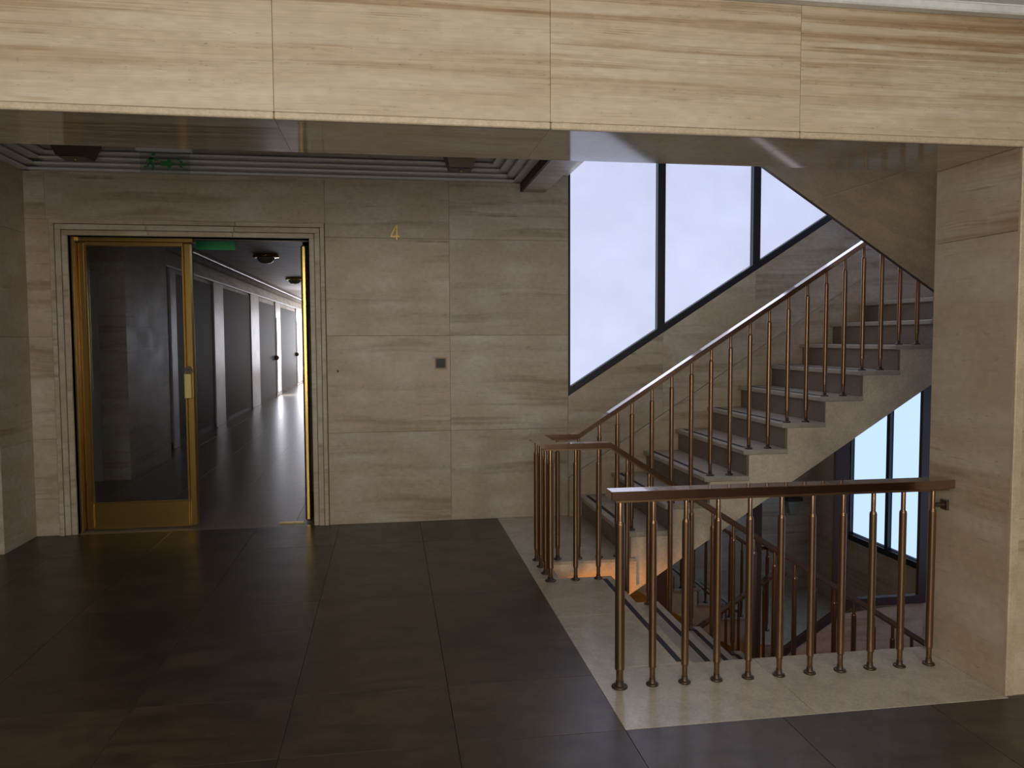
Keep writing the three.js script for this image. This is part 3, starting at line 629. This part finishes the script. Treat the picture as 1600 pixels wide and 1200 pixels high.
domeLamp('unlit brass rimmed dome lamp nearest on the corridor ceiling', -1.99, CCEIL, -6.95, 0.21);
domeLamp('farther unlit brass rimmed dome lamp on the corridor ceiling', -2.1, CCEIL, -12.0, 0.21);
{   // lit lamp of the storey below, its warm light reaches the edges of the stair opening
  const x = 0.75, y = -0.2, z = 2.05, g = thing('ceiling_lamp', 'lit warm lamp under the hall floor by the stair foot', 'lamp', [x, y, z]);
  part('plate', new THREE.CylinderGeometry(0.16, 0.16, 0.03, 24).translate(x, y - 0.015, z), M.brass, g);
  const mat = std({ color: lin(0.7, 0.6, 0.45), roughness: 0.5 }); mat.emissive.setRGB(5, 2.0, 0.4);
  part('glowing_bowl', new THREE.SphereGeometry(0.12, 20, 14).translate(x, y - 0.13, z), mat, g);
  const l = new THREE.PointLight(lin(1, 0.36, 0.06), 3.6, 0, 2); l.position.set(x, y - 0.13, z); l.shadow.radius = 5; l.castShadow = true; scene.add(l);
}
{
  const x = 5.32, g = thing('wall_fitting', 'small brown capped wall fitting beside the landing window seen in the mirror', 'wall fitting', [x, -0.81, ZD1]);
  part('cap', cbox(x - 0.11, x + 0.11, -0.64, -0.585, ZD1 - 0.11, ZD1, 0.006), M.darkWood, g);
  part('shade', poly([[x - 0.06, -0.81], [x + 0.06, -0.81], [x + 0.095, -0.642], [x - 0.095, -0.642]], ZD1 - 0.09, ZD1), M.opal, g);
}
// ---------------------------------------------------------------- signs and fittings
{
  const z = 0.6, x0 = -1.755, x1 = -1.395, g = thing('exit_sign', 'hanging clear exit sign with green running figure in front of the cornice', 'sign', [(x0 + x1) / 2, 2.77, z]);
  part('housing', cbox(x0 - 0.01, x1 + 0.01, 2.895, 2.935, z - 0.022, z + 0.022, 0.004), M.white, g);
  part('hanger', cyl(0.006, 0.006, CEIL - 2.93, x0 + 0.06, 2.93, z, 8), M.bronzeDark, g);
  part('hanger', cyl(0.006, 0.006, CEIL - 2.93, x1 - 0.06, 2.93, z, 8), M.bronzeDark, g);
  part('acrylic_plate', box(x0 + 0.012, x1 - 0.006, 2.745, 2.895, z - 0.003, z), M.acrylic, g);
  // green print: running figure, doorway block with arrow
  const seg = (ax, ay, bx, by, w) => { const dx = bx - ax, dy = by - ay, l = Math.hypot(dx, dy), nx = -dy / l * w / 2, ny = dx / l * w / 2, o = (p, q) => [x0 + 0.05 + p, 2.765 + q]; return poly([o(ax + nx, ay + ny), o(ax - nx, ay - ny), o(bx - nx, by - ny), o(bx + nx, by + ny)], z, z + 0.002); };
  const fig = [seg(0.045, 0.09, 0.03, 0.05, 0.024), seg(0.03, 0.05, 0.055, 0.028, 0.013), seg(0.055, 0.028, 0.045, 0.0, 0.012), seg(0.03, 0.05, 0.012, 0.025, 0.013), seg(0.012, 0.025, -0.012, 0.022, 0.012), seg(0.045, 0.088, 0.018, 0.075, 0.01), seg(0.018, 0.075, 0.006, 0.055, 0.01), seg(0.045, 0.088, 0.07, 0.068, 0.01), seg(0.07, 0.068, 0.085, 0.078, 0.009),
    poly(Array.from({ length: 14 }, (_, i) => [x0 + 0.105 + 0.013 * Math.cos(i * Math.PI / 7), 2.765 + 0.113 + 0.013 * Math.sin(i * Math.PI / 7)]), z, z + 0.002)];
  part('running_figure', mergeGeometries(fig), M.green, g);
  const o = (p, q) => [x0 + 0.05 + p, 2.765 + q];
  part('arrow', poly([o(0.105, 0.03), o(0.15, 0.03), o(0.15, 0.005), o(0.20, 0.048), o(0.15, 0.09), o(0.15, 0.066), o(0.105, 0.066)], z, z + 0.002), M.green, g);
  part('stair_mark', mergeGeometries([seg(0.215, 0.08, 0.235, 0.08, 0.016), seg(0.235, 0.062, 0.255, 0.062, 0.016), seg(0.25, 0.044, 0.272, 0.044, 0.016), seg(0.22, 0.05, 0.25, 0.02, 0.014)]), M.green, g);
}
{
  const z = -1.0, g = thing('exit_sign', 'green exit sign panel hanging in the corridor behind the open doorway', 'sign', [-1.56, 2.37, z]);
  part('panel', cbox(-1.735, -1.39, 2.372, 2.53, z - 0.008, z + 0.008, 0.002), M.greenSign, g);
  part('hanger', mergeGeometries([cyl(0.005, 0.005, CCEIL - 2.53, -1.68, 2.53, z, 8), cyl(0.005, 0.005, CCEIL - 2.53, -1.45, 2.53, z, 8)]), M.bronzeDark, g);
}
{
  const g = thing('floor_number', 'brass number four on the wall to the right of the door', 'number', [0.057, 2.365, 0]);
  const p = (a) => a.map(([x, y]) => [0.022 + x, 2.366 + y]);
  part('numeral', poly(p([[0.062, 0.0], [0.062, 0.022], [0.078, 0.022], [0.078, 0.034], [0.062, 0.034], [0.062, 0.124], [0.050, 0.124], [0.0, 0.034], [0.0, 0.022], [0.048, 0.022], [0.048, 0.0]]), 0, 0.012, [p([[0.048, 0.034], [0.014, 0.034], [0.048, 0.096]])]), M.brass, g);
}
{
  const x = 0.4295, y = 1.3415, s = 0.062, g = thing('wall_switch', 'square bronze framed call switch set in the travertine wall', 'switch', [x, y - s, 0]);
  part('frame', poly([[x - s, y - s], [x + s, y - s], [x + s, y + s], [x - s, y + s]], 0, 0.008, [[[x - s * 0.8, y - s * 0.8], [x + s * 0.8, y - s * 0.8], [x + s * 0.8, y + s * 0.8], [x - s * 0.8, y + s * 0.8]]]), M.wallC, g);
  part('inner_frame', poly([[x - s * 0.8, y - s * 0.8], [x + s * 0.8, y - s * 0.8], [x + s * 0.8, y + s * 0.8], [x - s * 0.8, y + s * 0.8]], 0, 0.004, [[[x - s * 0.62, y - s * 0.62], [x + s * 0.62, y - s * 0.62], [x + s * 0.62, y + s * 0.62], [x - s * 0.62, y + s * 0.62]]]), M.bronzeDark, g);
  part('plate', box(x - s * 0.62, x + s * 0.62, y - s * 0.62, y + s * 0.62, 0, 0.002), M.black, g);
  part('button', new THREE.SphereGeometry(0.008, 10, 8).translate(x + 0.012, y - 0.022, 0.004), M.brass, g);
}

renderer.render(scene, camera);
